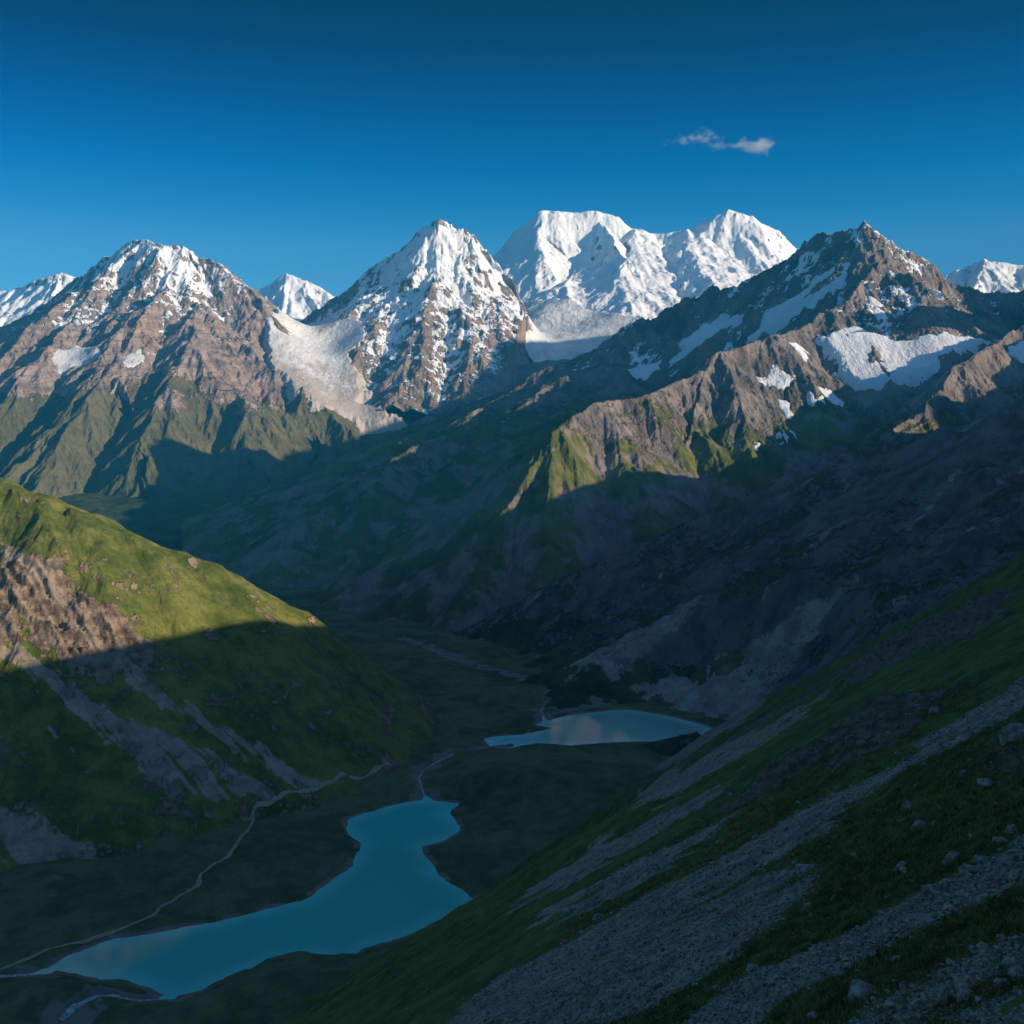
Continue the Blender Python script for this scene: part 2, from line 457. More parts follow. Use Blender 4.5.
# ---- mountains in the background
R_M1 = [dict(p=PP([(-60, 326, 9900), (0, 328, 10000), (44, 317, 10150), (65, 300, 10100), (80, 276, 10050), (99, 262, 9930), (116, 252, 9800), (132, 241, 9660), (140, 239, 9610), (161, 243, 9500), (187, 244, 9450), (200, 254, 9400),
                   (221, 266, 9320), (241, 280, 9220), (256, 294, 9120), (268, 313, 9000), (270, 340, 8850), (284, 371, 8600), (325, 404, 8250)]), s=.56, b=.5, L=420.),
        dict(p=PP([(161, 243, 9500), (164, 279, 9150), (183, 306, 8850), (180, 341, 8400), (150, 358, 8050), (120, 375, 7700), (95, 413, 7300), (50, 440, 6950), (5, 475, 6500), (-60, 500, 6300)]), s=.56, b=.25, L=250.),
        dict(p=PP([(120, 375, 7700), (137, 420, 7200), (147, 488, 6500), (165, 522, 5900), (205, 548, 5200)]), s=.58, b=.2, L=200.),
        dict(p=PP([(150, 358, 8050), (185, 405, 7600), (215, 440, 7250), (252, 467, 6800), (268, 508, 6000), (258, 548, 5200)]), s=.58, b=.2, L=200.),
        dict(p=PP([(180, 341, 8400), (235, 360, 8250), (262, 388, 7950), (300, 418, 7650), (328, 440, 7400), (322, 485, 6500), (288, 535, 5500)]), s=.56, b=.25, L=220.),
        dict(p=PP([(154, 330, 8700), (113, 344, 8400), (62, 385, 7900), (17, 409, 7500), (-50, 440, 7200)]), s=.5, b=.3, L=220.),
        dict(p=PP([(0, 328, 10000), (-10, 365, 9000), (-40, 400, 8200)]), s=.5, b=.3, L=220.)]
R_M2 = [dict(p=PP([(270, 352, 11500), (300, 332, 11400), (320, 313, 11250), (341, 296, 11100), (368, 269, 10900), (396, 250, 10750), (416, 235, 10640), (432, 221, 10530), (438, 217.5, 10500), (450, 224, 10500), (471, 231, 10480),
                   (485, 248, 10450), (498, 262, 10400), (508, 286, 10300), (522, 306, 10150), (527, 330, 9950), (524, 352, 9650)]), s=.88, b=.45, L=420.),
        dict(p=PP([(438, 217.5, 10500), (437, 241, 10300), (433, 279, 10000), (413, 317, 9650), (392, 351, 9350), (376, 390, 8950)]), s=.62, b=.45, L=300.),
        dict(p=PP([(437, 241, 10300), (455, 280, 10000), (464, 317, 9700), (449, 351, 9400), (464, 384, 9050), (470, 412, 8700)]), s=.62, b=.4, L=260.),
        dict(p=PP([(471, 231, 10480), (487, 285, 10080), (496, 325, 9750), (503, 350, 9500)]), s=.62, b=.4, L=260.)]
R_M3 = [dict(p=PP([(440, 300, 14800), (470, 275, 14500), (497, 253, 14300), (519, 231, 14100), (546, 210, 14000), (567, 212, 14000), (597, 211, 14000), (614, 217, 14000), (631, 229, 14050)]), s=.70, b=.50, L=600., r=60.),
        dict(p=PP([(631, 229, 14050), (650, 233, 14100), (666, 234, 14100), (689, 229, 14050)]), s=.42, b=.25, L=600., r=120.),
        dict(p=PP([(689, 229, 14050), (712, 217, 14000), (728, 210, 14000), (753, 217, 14000), (774, 230, 14000), (799, 248, 13900), (840, 275, 13800), (900, 300, 13800)]), s=.72, b=.50, L=600., r=60.),
        dict(p=PP([(546, 211, 14000), (538, 235, 13550), (530, 262, 13050), (520, 288, 12500)]), s=.6, b=.3, L=300., r=40.),
        dict(p=PP([(597, 213, 14000), (612, 236, 13400), (625, 259, 12650), (641, 285, 12250), (655, 312, 11950), (642, 340, 11700)]), s=.62, b=.45, L=350.),
        dict(p=PP([(625, 259, 12650), (606, 280, 12350), (594, 310, 12050), (600, 340, 11750)]), s=.7, b=.5, L=250.),
        dict(p=PP([(728, 211, 14000), (722, 245, 13500), (715, 275, 13000), (700, 305, 12500)]), s=.6, b=.4, L=300.),
        dict(p=PP([(689, 230, 14200), (672, 262, 13600), (655, 292, 13000)]), s=.6, b=.3, L=300., r=40.)]
R_M4 = [dict(p=PP([(863, 219, 5600), (846, 231, 5660), (836, 231, 5690), (811, 238, 5780), (799, 250, 5830), (766, 271, 5900), (728, 289, 5980), (712, 286, 6010), (683, 300, 6050), (650, 320, 6030), (637, 319, 6010)]), s=.86, b=.3, L=330.),
        dict(p=PP([(637, 319, 6010), (600, 341, 5880), (560, 375, 5640), (522, 402, 5430), (470, 425, 5160), (420, 442, 4900), (360, 482, 4500), (300, 522, 4220), (250, 566, 4080)]), s=.40, b=.22, L=330.),
        dict(p=PP([(863, 219, 5600), (877, 230, 5600), (898, 244, 5600), (927, 259, 5620), (950, 286, 5640), (968, 288, 5680), (989, 294, 5750), (1024, 290, 5850), (1080, 285, 5950)]), s=.74, b=.5, L=350.),
        dict(p=PP([(873, 226, 5590), (886, 254, 5430), (865, 279, 5230), (836, 308, 5020), (807, 323, 4870), (766, 339, 4700), (720, 352, 4530), (703, 370, 4430), (641, 395, 4170), (594, 403, 4020), (546, 433, 3800), (522, 477, 3620),
                   (505, 508, 3500), (488, 560, 3300)]), s=.60, b=.30, L=260.),
        dict(p=PP([(766, 339, 4700), (742, 400, 4350), (722, 452, 4080)]), s=.55, b=.2, L=200.),
        dict(p=PP([(703, 370, 4430), (690, 420, 4130), (678, 462, 3900)]), s=.55, b=.2, L=200.),
        dict(p=PP([(641, 395, 4170), (620, 440, 3900), (604, 486, 3680)]), s=.55, b=.2, L=200.),
        dict(p=PP([(1200, 292, 5250), (1080, 305, 4850), (1024, 325, 4620), (998, 341, 4470), (952, 366, 4180), (923, 412, 3800), (880, 435, 3620), (832, 445, 3470), (800, 470, 3340), (760, 500, 3220), (700, 535, 3080)]), s=.62, b=.30, L=260.)]
R_M5 = [dict(p=np.array([toward_sun(60, 500, 5400, 1180), toward_sun(110, 495, 5750, 1180), toward_sun(150, 525, 6350, 1180), toward_sun(210, 530, 6600, 1180), toward_sun(238, 496, 6950, 1180), toward_sun(265, 460, 7200, 1180), toward_sun(330, 446, 7650, 1180),
                         toward_sun(400, 415, 8300, 1180), toward_sun(450, 356, 9200, 1180), toward_sun(520, 348, 10100, 1175), toward_sun(580, 352, 11000, 1180), toward_sun(620, 350, 11800, 1180)]), s=.62, b=.1, L=300., r=8.)]
def mk(R): return lambda x, y: skel(x, y, R, True)
m1, m3, m4 = mk(R_M1), mk(R_M3), mk(R_M4)
def m2(x, y):
    # the pyramid's right side is a wall
    h, D = skel(x, y, R_M2, True)
    yy = [8500, 9000, 9650, 9950, 10150, 10300, 10400, 10450, 10480, 10500, 10520, 12000]
    xe = np.interp(y, yy, [-100, 0, 105, 136, 92, -38, -134, -240, -391, -593, -660, -1900])
    ze = np.interp(y, yy, [0, 250, 598, 815, 1054, 1257, 1440, 1560, 1780, 1874, 1890, 1500])
    return np.where(x > xe, np.minimum(h, np.maximum(ze + 25, 0) - 1.9 * (x - xe)), h), D

# ================================================================== BUILD: background mountains
mat_far = terrain_mat('far_snow_rock', 15, rock=((.17, .15, .15), (.28, .25, .23)))
def far_masks(X, Y, Z, n, sig):
    s = .62 + (n[..., 2] - .55) * 1.4 - sig * .35 + fbm(X, Y, 700, 4, 33) * .5
    return dict(snow=np.clip(s, 0, 1), grass=zero(X), scree=zero(X))
def far_peak(pts, spurs, px0, px1, y0, y1, label, seed):
    R = [dict(p=PP(pts), s=.5, b=.45, L=500.)] + [dict(p=PP(q), s=.55, b=.4, L=350.) for q in spurs]
    X, Y = polar(px0, px1, 1.2, ysteps((y0, y1 + 300, 22), (y1 + 300, y1 + 2500, 90)))
    mountain('snow_peak', X, Y, mk(R), mat_far, far_masks, label, zmin=300., wl=700., octs=5, amp=.09, seed=seed, warp=70., jag=22.)
far_peak([(-140, 300, 16500), (-80, 290, 16500), (-20, 287, 16500), (0, 290, 16500), (10, 291, 16500), (34, 281, 16400), (61, 272, 16400), (77, 277, 16400), (110, 300, 16300), (150, 330, 16000)],
         [[(61, 272, 16400), (50, 305, 15600), (40, 335, 15000)], [(-20, 287, 16500), (5, 315, 15600)], [(77, 277, 16400), (90, 310, 15600)]], -160, 180, 14400, 16500,
         'pale distant snow peak at the left edge of the picture, behind the broad rocky mountain', 21)
far_peak([(225, 330, 16500), (250, 297, 16500), (270, 283, 16500), (287, 273, 16500), (305, 280, 16500), (325, 290, 16400), (345, 303, 16400), (380, 340, 16400)],
         [[(287, 273, 16500), (282, 305, 15700), (275, 330, 15000)], [(305, 280, 16500), (318, 310, 15700)]], 210, 400, 14500, 16500,
         'small bright snow peak standing in the gap between the broad left mountain and the pyramid', 22)
far_peak([(900, 300, 15500), (940, 278, 15500), (960, 268, 15500), (985, 258, 15500), (1000, 262, 15500), (1024, 266, 15500), (1080, 262, 15500), (1150, 300, 15500)],
         [[(985, 258, 15500), (975, 285, 14700), (965, 310, 14200)], [(1024, 266, 15500), (1030, 300, 14600)]], 890, 1180, 13800, 15500,
         'white snow peak at the right edge of the picture, behind the dark rocky peak', 23)

# --- great white massif
mat_m3 = terrain_mat('snow_massif', 12.5, rock=((.16, .14, .135), (.28, .25, .23)), snow=(.88, .89, .90), snow_edge=.16)
def masks_m3(X, Y, Z, n, sig):
    s = .80 + (n[..., 2] - .62) * 2.4 - sig * .40 + fbm(X, Y, 600, 5, 34) * .6 + fbm(X, Y, 110, 4, 41) * .5 + sstep(1900, 2500, Z) * .25
    return dict(snow=np.clip(s, 0, 1), grass=zero(X), scree=zero(X))
X, Y = polar(425, 920, .9, ysteps((10200, 14500, 12), (14500, 17500, 80)))
f3 = mountain('snow_massif', X, Y, m3, mat_m3, masks_m3, 'great white twin-topped snow massif, highest in the middle of the skyline', zmin=400., wl=900., octs=7, amp=.06, gain=.47, seed=31, warp=90., jag=44., jwl=420., fade=300)

# --- pyramid peak
mat_m2 = terrain_mat('pyramid_rock', 9, rock=((.17, .135, .115), (.34, .27, .22)), snow=(.86, .87, .88))
def masks_m2(X, Y, Z, n, sig):
    s = .48 + (Z - 1150) / 1600 + (n[..., 2] - .58) * 1.5 - sig * .8 + fbm(X, Y, 400, 5, 35) * .6 + fbm(X, Y, 90, 4, 43) * .8
    g = np.clip(.25 + (150 - Z) / 500, 0, .8)
    return dict(snow=np.clip(s, 0, 1), grass=g, scree=np.clip(-sig * .8 + .1, 0, 1) * (Z < 900))
X, Y = polar(255, 660, .75, ysteps((8000, 11550, 7), (11550, 13200, 60)))
f2 = mountain('pyramid_peak', X, Y, m2, mat_m2, masks_m2, 'steep pyramid of rock and snow streaks in the centre, sunlit on its right face', zmin=-300., wl=520., octs=7, amp=.10, gain=.5, seed=41, warp=50., jag=44., jwl=320., fade=150)

# --- broad left mountain
mat_m1 = terrain_mat('left_mountain_rock', 7.6, rock=((.20, .16, .14), (.42, .33, .28)), grass=((.10, .10, .048), (.17, .155, .08)))
def masks_m1(X, Y, Z, n, sig):
    nse = fbm(X, Y, 500, 5, 36)
    s = .02 + (Z - 900) / 900 + (n[..., 2] - .60) * 1.4 - sig * .75 + nse * .6 + fbm(X, Y, 80, 4, 42) * .9
    s = np.where(Z < 560, 0, s)
    g = .52 + (190 - Z) / 600 + nse * .6 - sig * .12 + fbm(X, Y, 1100, 3, 40) * .5 + (n[..., 2] - .75) * 1.0
    return dict(snow=np.clip(s, 0, 1), grass=np.clip(g, 0, 1), scree=np.clip(.15 - sig * .6, 0, 1) * sstep(100, 500, Z))
X, Y = polar(-150, 360, .75, ysteps((4700, 10250, 7), (10250, 12000, 60)))
f1 = mountain('rocky_mountain', X, Y, m1, mat_m1, masks_m1, 'broad brown rocky mountain on the left, snow-dusted top and green lower spurs', zmin=-640., wl=640., octs=7, amp=.105, gain=.48, seed=51, warp=45., jag=34., jwl=260., jz=(150, 700), fade=160)

# --- dark peak on the right
mat_m4 = terrain_mat('dark_peak_rock', 5, zs=.5, rock=((.10, .094, .092), (.28, .235, .205)), grass=((.065, .085, .022), (.16, .16, .045)), scree=((.15, .125, .11), (.24, .2, .17)))
def pol(pts, h, y0, y1): return hit(pts, h, y0, y1)
h4c = lambda x, y: m4(x, y)[0]
def masks_m4(X, Y, Z, n, sig):
    nse = fbm(X, Y, 350, 5, 37)
    s = .14 + (Z - 700) / 1500 + (n[..., 2] - .6) * 1.1 - sig * .6 + nse * .6 + fbm(X, Y, 60, 4, 46) * .6 + .12 * (n[..., 0] < -.2)
    s = np.where(Z < 250, s - .6, s)
    g = .42 + (60 - Z) / 450 + nse * .6 + (n[..., 2] - .78) * 1.2 - sig * .1
    sc = .16 + fbm(X, Y, 200, 5, 38) * .8 - sig * .6 + .22 * sstep(0, -250, Z)
    return dict(snow=np.clip(s, 0, 1), grass=np.clip(g, 0, 1), scree=np.clip(sc, 0, 1))
X, Y = polar(180, 1160, .95, ysteps((2500, 6400, 5.), (6400, 8400, 50)))
f4 = mountain('dark_peak', X, Y, m4, mat_m4, masks_m4, 'dark rocky peak on the right with a long ridge running down to the left', zmin=-640., wl=330., octs=7, amp=.082, gain=.52, seed=61, warp=45., jag=36., jwl=120., fade=60, jz=(250, 650))

# --- the mountain beyond the right edge; its shadow lies over the left mountain's foot
X, Y = polar(1030, 1500, 5., ysteps((4600, 11500, 24)))
mountain('eastern_mountain', X, Y, mk(R_M5), mat_m4, masks_m4, 'rocky mountain beyond the right edge of the picture', zmin=100., wl=260., octs=3, amp=.05, seed=66, warp=20.)
# --- the far valley
mat_up = terrain_mat('upper_valley_ground', 7, rock=((.14, .12, .105), (.24, .2, .18)))
X, Y = polar(-420, 1450, 3., ysteps((4300, 11500, 18), (11500, 21000, 150)))
Z = h_upper(X, Y)
o = np_mesh('upper_valley', np.stack([X, Y, Z], -1).reshape(-1, 3), grid_faces(*X.shape), mat_up,
            dict(snow=zero(X), grass=np.clip(.9 - (Z + 400) / 700, 0, 1), scree=np.clip(.12 + fbm(X, Y, 300, 5, 39) * .6, 0, 1)))
tag(o, 'shaded blue valley floor rising to the glaciers behind the dark ridge', 'valley', kind='structure')

# --- glaciers and snowfields: sheets of ice lying on the rock
def glacier(poly, h, real, px, dy, y0, y1, label, mat, lift=4., rad=40., edge=60., dirt=None, seed=0, relief=6.):
    """a sheet of snow filling the hollows of the real rock surface; ribs of rock stay proud of it"""
    W = hit(poly, h, y0, y1)
    pad = 90
    a = W[:, 0] / W[:, 1] * FPX + 512
    X, Y = polar(a.min() - 10, a.max() + 10, px, np.arange(W[:, 1].min() - pad, W[:, 1].max() + pad, dy))
    sd = sdpoly(X, Y, W) + fbm(X, Y, edge * 3, 6, 800 + seed, .6) * edge * 1.3
    B = np.maximum.reduce([q(X, Y) for q in real])
    B = np.maximum(B, -700)
    def blur(A, n, ax):
        if n < 1: return A
        pw = [(0, 0), (0, 0)]; pw[ax] = (n + 1, n)
        c = np.cumsum(np.pad(A, pw, 'edge'), axis=ax)
        hi = np.take(c, np.arange(2 * n + 1, c.shape[ax]), axis=ax); lo = np.take(c, np.arange(0, c.shape[ax] - 2 * n - 1), axis=ax)
        return (hi - lo) / (2 * n + 1)
    ny = max(1, int(rad / dy)); nx = max(1, int(rad / (px * Y.mean() / FPX)))
    for _ in range(2): B = blur(blur(B, ny, 0), nx, 1)
    t = sd / edge
    Z = B + lift * np.clip(t * 2, -3, 1) - np.maximum(0, -t) * 25 + fbm(X, Y, rad * 2, 5, 820 + seed) * relief
    keep = sd > -edge
    V = np.stack([X, Y, Z], -1).reshape(-1, 3)
    f = grid_faces(*X.shape, keep)
    dr = zero(X) if dirt is None else dirt(X, Y, sd)
    V, f, at = compact(V, f, dict(dirt=dr))
    o = np_mesh('glacier', V, f, mat, at)
    tag(o, label, 'glacier', kind='structure')
    return o
ice_far = ice_mat('glacier_ice_far', 8.5, c0=(.60, .64, .67), c1=(.80, .79, .77), dirt=(.46, .40, .35), dirt_lo=.52)
ice_near = ice_mat('glacier_ice_near', 5, c0=(.66, .72, .78), c1=(.84, .85, .86))
hup = lambda x, y: np.maximum(h_upper(x, y), np.maximum(m1(x, y)[0], m2(x, y)[0]))
hup3 = lambda x, y: np.maximum(h_upper(x, y), np.maximum(m3(x, y)[0], m2(x, y)[0]))
def dirt_g1(X, Y, sd): return np.clip(.62 - (Y - 8250) / 1300, 0, 1) + (sd < 40) * .25 + fbm(X, Y, 300, 4, 44) * .4
glacier([(262, 330), (300, 327), (340, 322), (372, 322), (368, 340), (352, 358), (358, 372), (372, 388), (364, 400), (412, 416), (350, 418), (312, 410), (290, 395), (275, 372), (266, 350)], hup, (h_upper, f1, f2), .9, 8, 7600, 10900,
        'valley glacier between the broad left mountain and the pyramid, its lower tongue in sun', ice_far, lift=44, rad=140, edge=70, relief=14, dirt=dirt_g1, seed=1)
glacier([(524, 300), (545, 300), (580, 303), (610, 312), (640, 322), (655, 330), (620, 345), (600, 352), (572, 372), (535, 378), (508, 362), (515, 350), (528, 340)], hup3, (h_upper, f2, f3), .9, 9, 9700, 12900,
        'glacier at the foot of the white massif, right of the pyramid', ice_far, lift=34, rad=110, edge=80, relief=16, seed=2)
glacier([(63, 345), (75, 338), (102, 343), (95, 355), (70, 362), (45, 360), (50, 350)], lambda x, y: m1(x, y)[0], (f1,), .8, 7, 7400, 10400,
        'small pale snowfield in the hollow on the left flank of the broad mountain', ice_far, lift=14, rad=80, edge=90, seed=3)
glacier([(120, 358), (140, 342), (155, 345), (140, 355), (122, 364)], lambda x, y: m1(x, y)[0], (f1,), .8, 6, 7400, 10400,
        'small shaded snow patch under the central rib of the broad mountain', ice_far, lift=8, rad=60, edge=60, seed=4)
glacier([(815, 334), (852, 329), (875, 334), (920, 334), (980, 338), (955, 358), (900, 384), (870, 388), (842, 372), (838, 356)], h4c, (f4,), .8, 4.5, 4300, 6400,
        'cirque glacier below the dark peak, its left end in sun', ice_near, lift=20, rad=80, edge=60, seed=5)
glacier([(836, 262), (848, 258), (846, 280), (838, 295), (800, 312), (770, 328), (755, 336), (768, 310), (795, 296), (815, 272)], h4c, (f4,), .8, 4.5, 4600, 6400,
        'shaded snowfield high on the left face of the dark peak', ice_near, lift=15, rad=75, edge=60, seed=6)
glacier([(680, 338), (720, 314), (745, 312), (738, 330), (715, 350), (690, 362), (672, 364)], h4c, (f4,), .8, 4.5, 4600, 6400,
        'shaded snowfield on the dark ridge, left of the one under the summit', ice_near, lift=13, rad=70, edge=60, seed=7)
glacier([(625, 370), (640, 362), (662, 360), (655, 372), (630, 380)], h4c, (f4,), .8, 4.5, 4600, 6400,
        'lowest small snow patch on the shaded dark ridge', ice_near, lift=9, rad=50, edge=45, seed=8)
patches = [([(754, 372), (772, 362), (796, 376), (780, 384)], 'sunlit snow patch on the brown spur, left of the cirque glacier'),
           ([(790, 344), (800, 342), (812, 352), (803, 362), (795, 352)], 'sunlit snow patch on the crest of the brown spur'),
           ([(866, 292), (876, 290), (886, 306), (893, 322), (884, 318), (872, 304)], 'narrow snow patch on the sunny rock rib under the summit of the dark peak'),
           ([(778, 396), (786, 398), (796, 412), (788, 412)], 'thin snow streak in the dark bowl, nearest the brown spur'),
           ([(805, 392), (830, 386), (842, 398), (822, 406), (812, 402)], 'broken snow patch in the dark bowl below the cirque glacier'),
           ([(780, 428), (792, 426), (795, 434), (784, 434)], 'small snow patch low in the dark bowl'),
           ([(754, 444), (770, 440), (772, 445), (756, 449)], 'lowest snow patch in the dark bowl'),
           ([(1008, 342), (1022, 338), (1040, 352), (1022, 356)], 'snow patch at the right edge on the sunny rock spur')]
for i, (pp, lab) in enumerate(patches):
    o = glacier(pp, h4c, (f4,), .8, 4, 3500, 6400, lab, ice_near, lift=6, rad=34, edge=30, relief=3, seed=20 + i)
    o.name = 'snow_patch'; o['category'] = 'snow patch'

# ================================================================== BUILD: nearer hills
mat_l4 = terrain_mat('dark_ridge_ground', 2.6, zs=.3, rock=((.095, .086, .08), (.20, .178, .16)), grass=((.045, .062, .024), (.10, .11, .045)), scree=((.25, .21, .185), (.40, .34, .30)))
L4S = [[(564, 669), (612, 676), (650, 650), (690, 612), (728, 570), (705, 588), (660, 618), (610, 645)],
       [(634, 685), (655, 700), (690, 716), (722, 728), (760, 700), (790, 668), (815, 628), (860, 576), (838, 590), (800, 610), (760, 632), (710, 655), (670, 670)],
       [(906, 536), (912, 530), (935, 500), (962, 464), (956, 468), (925, 505)],
       [(800, 560), (815, 545), (850, 515), (845, 515), (815, 540)],
       [(640, 640), (660, 628), (690, 600), (683, 602), (655, 625)]]
L4W = [hit(p, hL4, 1500, 3300) for p in L4S]
def masks_l4(X, Y, Z, n, sig):
    nse = fbm(X, Y, 180, 5, 71)
    sc = .06 + fbm(X, Y, 110, 5, 72) * .4 - sig * .6
    for w in L4W:
        sd = sdpoly(X, Y, w) + fbm(X, Y, 30, 4, 73) * 14
        sc = np.maximum(sc, sstep(-34, 30, sd + fbm(X * .8 + Y * .6, (X * .6 - Y * .8) * .15, 26, 4, 70) * 26) * .82)
    g = .48 + nse * .7 + (n[..., 2] - .8) * 1.2 - sstep(-450, -100, Z) * .25 + sstep(-500, -585, Z) * .4
    return dict(snow=zero(X), grass=np.clip(g, 0, 1), scree=np.clip(sc, 0, 1))
X, Y = polar(380, 1270, .95, ysteps((1700, 3300, 2.6), (3300, 5600, 18)))
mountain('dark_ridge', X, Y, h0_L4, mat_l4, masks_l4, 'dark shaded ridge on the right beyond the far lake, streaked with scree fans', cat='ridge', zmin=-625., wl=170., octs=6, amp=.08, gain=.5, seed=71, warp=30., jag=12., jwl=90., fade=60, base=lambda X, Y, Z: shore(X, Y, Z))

mat_l6 = terrain_mat('left_hill_ground', 1.7, rock=((.13, .10, .075), (.33, .255, .18)), grass=((.068, .10, .02), (.20, .21, .052)), scree=((.24, .195, .15), (.38, .31, .245)), bump=.8)
L6S = [[(0, 612), (0, 655), (50, 690), (110, 745), (165, 790), (215, 808), (262, 800), (278, 795), (235, 772), (185, 738), (137, 718), (85, 688), (40, 650)],
       [(0, 536), (0, 556), (40, 590), (90, 648), (140, 690), (190, 722), (240, 758), (290, 786), (325, 784), (290, 762), (240, 728), (190, 700), (140, 665), (95, 632), (55, 580)],
       [(48, 730), (70, 748), (102, 772), (90, 764), (62, 738)],
       [(-60, 780), (0, 803), (45, 818), (82, 836), (112, 862), (108, 900), (60, 890), (0, 868), (-60, 850)],
       [(-60, 870), (0, 888), (61, 923), (48, 944), (28, 950), (0, 926), (-60, 900)]]
L6W = [hit(p, hL6, 1000, 2500) for p in L6S]
L6R = [hit(p, hL6, 1000, 2500) for p in ([(0, 548), (30, 558), (62, 575), (100, 605), (135, 625), (160, 648), (150, 668), (110, 668), (60, 665), (35, 640), (0, 605)],
                                         [(-80, 560), (-5, 556), (30, 640), (10, 640), (-80, 620)],
                                         [(50, 545), (70, 550), (85, 565), (65, 562)])]
def rockness(X, Y):
    r = np.full(X.shape, -1e4, F)
    for k, w in enumerate(L6R):
        r = np.maximum(r, sdpoly(X, Y, w) - (10 if k > 1 else 0))
    return np.maximum(r + fbm(X, Y, 60, 6, 75, .65) * 55, (fbm(X, Y, 42, 6, 74, .65) - .44 + .16 * fbm(X, Y, 300, 2, 73)) * 160)
def masks_l6(X, Y, Z, n, sig):
    nse = fbm(X, Y, 140, 5, 76)
    sc = np.full(X.shape, .0)
    for w in L6W:
        sd = sdpoly(X, Y, w) + fbm(X, Y, 24, 4, 77) * 12
        sc = np.maximum(sc, sstep(-14, 16, sd) * (.74 + fbm(X * .49 + Y * .87, (X * .87 - Y * .49) * .09, 16, 4, 78) * 1.0))
    rk = sstep(-6, 8, rockness(X, Y))
    g = .95 - rk * .85 + nse * .25 - sstep(.25, .55, fbm(X, Y, 60, 4, 79)) * .6 - sstep(.8, .62, n[..., 2]) * .5
    return dict(snow=zero(X), grass=np.clip(g, 0, 1), scree=np.clip(sc, 0, 1) )
def base_l6(X, Y, Z):
    r = sstep(-10, 25, rockness(X, Y))
    gx = rfbm(X, Y, 42, 5, 80, .6)
    n, _, _ = gully(X, Y, np.full(X.shape, -.8), np.full(X.shape, .45), 34., 81)
    n2, _, _ = gully(X, Y, np.full(X.shape, -.8), np.full(X.shape, .45), 15., 82)
    return shore(X, Y, Z + r * (gx * 7 + n * 9 + n2 * 4.5) + fbm(X, Y, 160, 4, 83) * 10 + fbm(X, Y, 30, 5, 84, .6) * 3.2)
X, Y = polar(-480, 540, .9, ysteps((1050, 2700, 2.2), (2700, 3300, 30)))
mountain('grassy_hill', X, Y, h0_L6, mat_l6, masks_l6, 'near green hill on the left, upper meadow and crag in sun, scree below in shade', cat='hill', zmin=-618., base=base_l6, wl=120., octs=5, amp=.05, gain=.5, seed=81, warp=20., fade=80)

# valley floor
mat_fl = terrain_mat('valley_floor_ground', 1.6, rock=((.13, .11, .095), (.22, .19, .165)), grass=((.065, .09, .035), (.16, .17, .075)), scree=((.18, .15, .125), (.24, .2, .17)), bump=.8)
ys = [620.]
while ys[-1] < 4900: ys.append(ys[-1] + min(max(ys[-1] ** 2 / (600 * FPX) * 1.0, 1.2), 14.))
X, Y = polar(-330, 1000, 1.2, ys)
Z = h_floor(X, Y)
lake = np.maximum(sdpoly(X, Y, LAKE1), sdpoly(X, Y, LAKE2)) + fbm(X, Y, 60, 4, 701) * 7
strm = np.minimum.reduce([sdline(X, Y, s) for s in SL])
mud = onfloor([(548, 690), (560, 682), (605, 690), (612, 708), (580, 712), (552, 716)])
lake = lake + fbm(X, Y, 12, 3, 709) * 4
sc = np.maximum(sstep(-9, -1, lake) * (.6 + fbm(X, Y, 40, 3, 711)), sstep(34, 6, strm + fbm(X, Y, 40, 4, 710) * 40) * .75)
sc = np.maximum(sc, sstep(-12, 10, sdpoly(X, Y, mud) + fbm(X, Y, 25, 3, 706) * 14) * .7)
sc = np.maximum(sc, .05 + fbm(X, Y, 90, 5, 707) * .7)
o = np_mesh('valley_floor', np.stack([X, Y, Z], -1).reshape(-1, 3), grid_faces(*X.shape), mat_fl,
            dict(snow=zero(X), grass=np.clip(.85 + fbm(X, Y, 120, 4, 708) * .35, 0, 1), scree=np.clip(sc, 0, 1)))
tag(o, 'dark green valley floor with low hummocks around the two lakes', 'valley', kind='structure')

# ground sheet under everything, out past the last peaks
gs = 13500
n_ = 60
gx, gy = np.meshgrid(np.linspace(-gs, gs, n_), np.linspace(-2500, 20500, n_))
np_mesh('ground', np.stack([gx, gy, np.full(gx.shape, -720.)], -1).reshape(-1, 3), grid_faces(n_, n_), simple_mat('ground_soil', (.05, .05, .035), (.1, .09, .06), 60))
tag(bpy.data.objects['ground'], 'ground beneath the hills and mountains', 'ground', kind='structure')

# lakes
def water_mat(name, c):
    m, nt = new_mat(name); N = NT(nt)
    tc = N.add('ShaderNodeTexCoord').outputs['Object']
    f = N.noise(tc, 160, 3, .5)
    w = N.noise(N.scalev(tc, (1, .5, 1)), 3.0, 3, .6)
    col = N.mix(N.rng(f, .35, .65), c, tuple(q * 1.12 for q in c))
    col = N.mix(N.attr('shallow'), col, tuple(min(1, q * 1.25 + .06) for q in c))
    b = N.add('ShaderNodeBsdfPrincipled'); N.link(col, b.inputs['Base Color'])
    b.inputs['Roughness'].default_value = .07; b.inputs['IOR'].default_value = 1.33
    bp = N.add('ShaderNodeBump'); bp.inputs['Strength'].default_value = .25; bp.inputs['Distance'].default_value = .12
    N.link(w, bp.inputs['Height']); N.link(bp.outputs[0], b.inputs['Normal'])
    out = N.add('ShaderNodeOutputMaterial'); N.link(b.outputs[0], out.inputs[0])
    return m
import bmesh
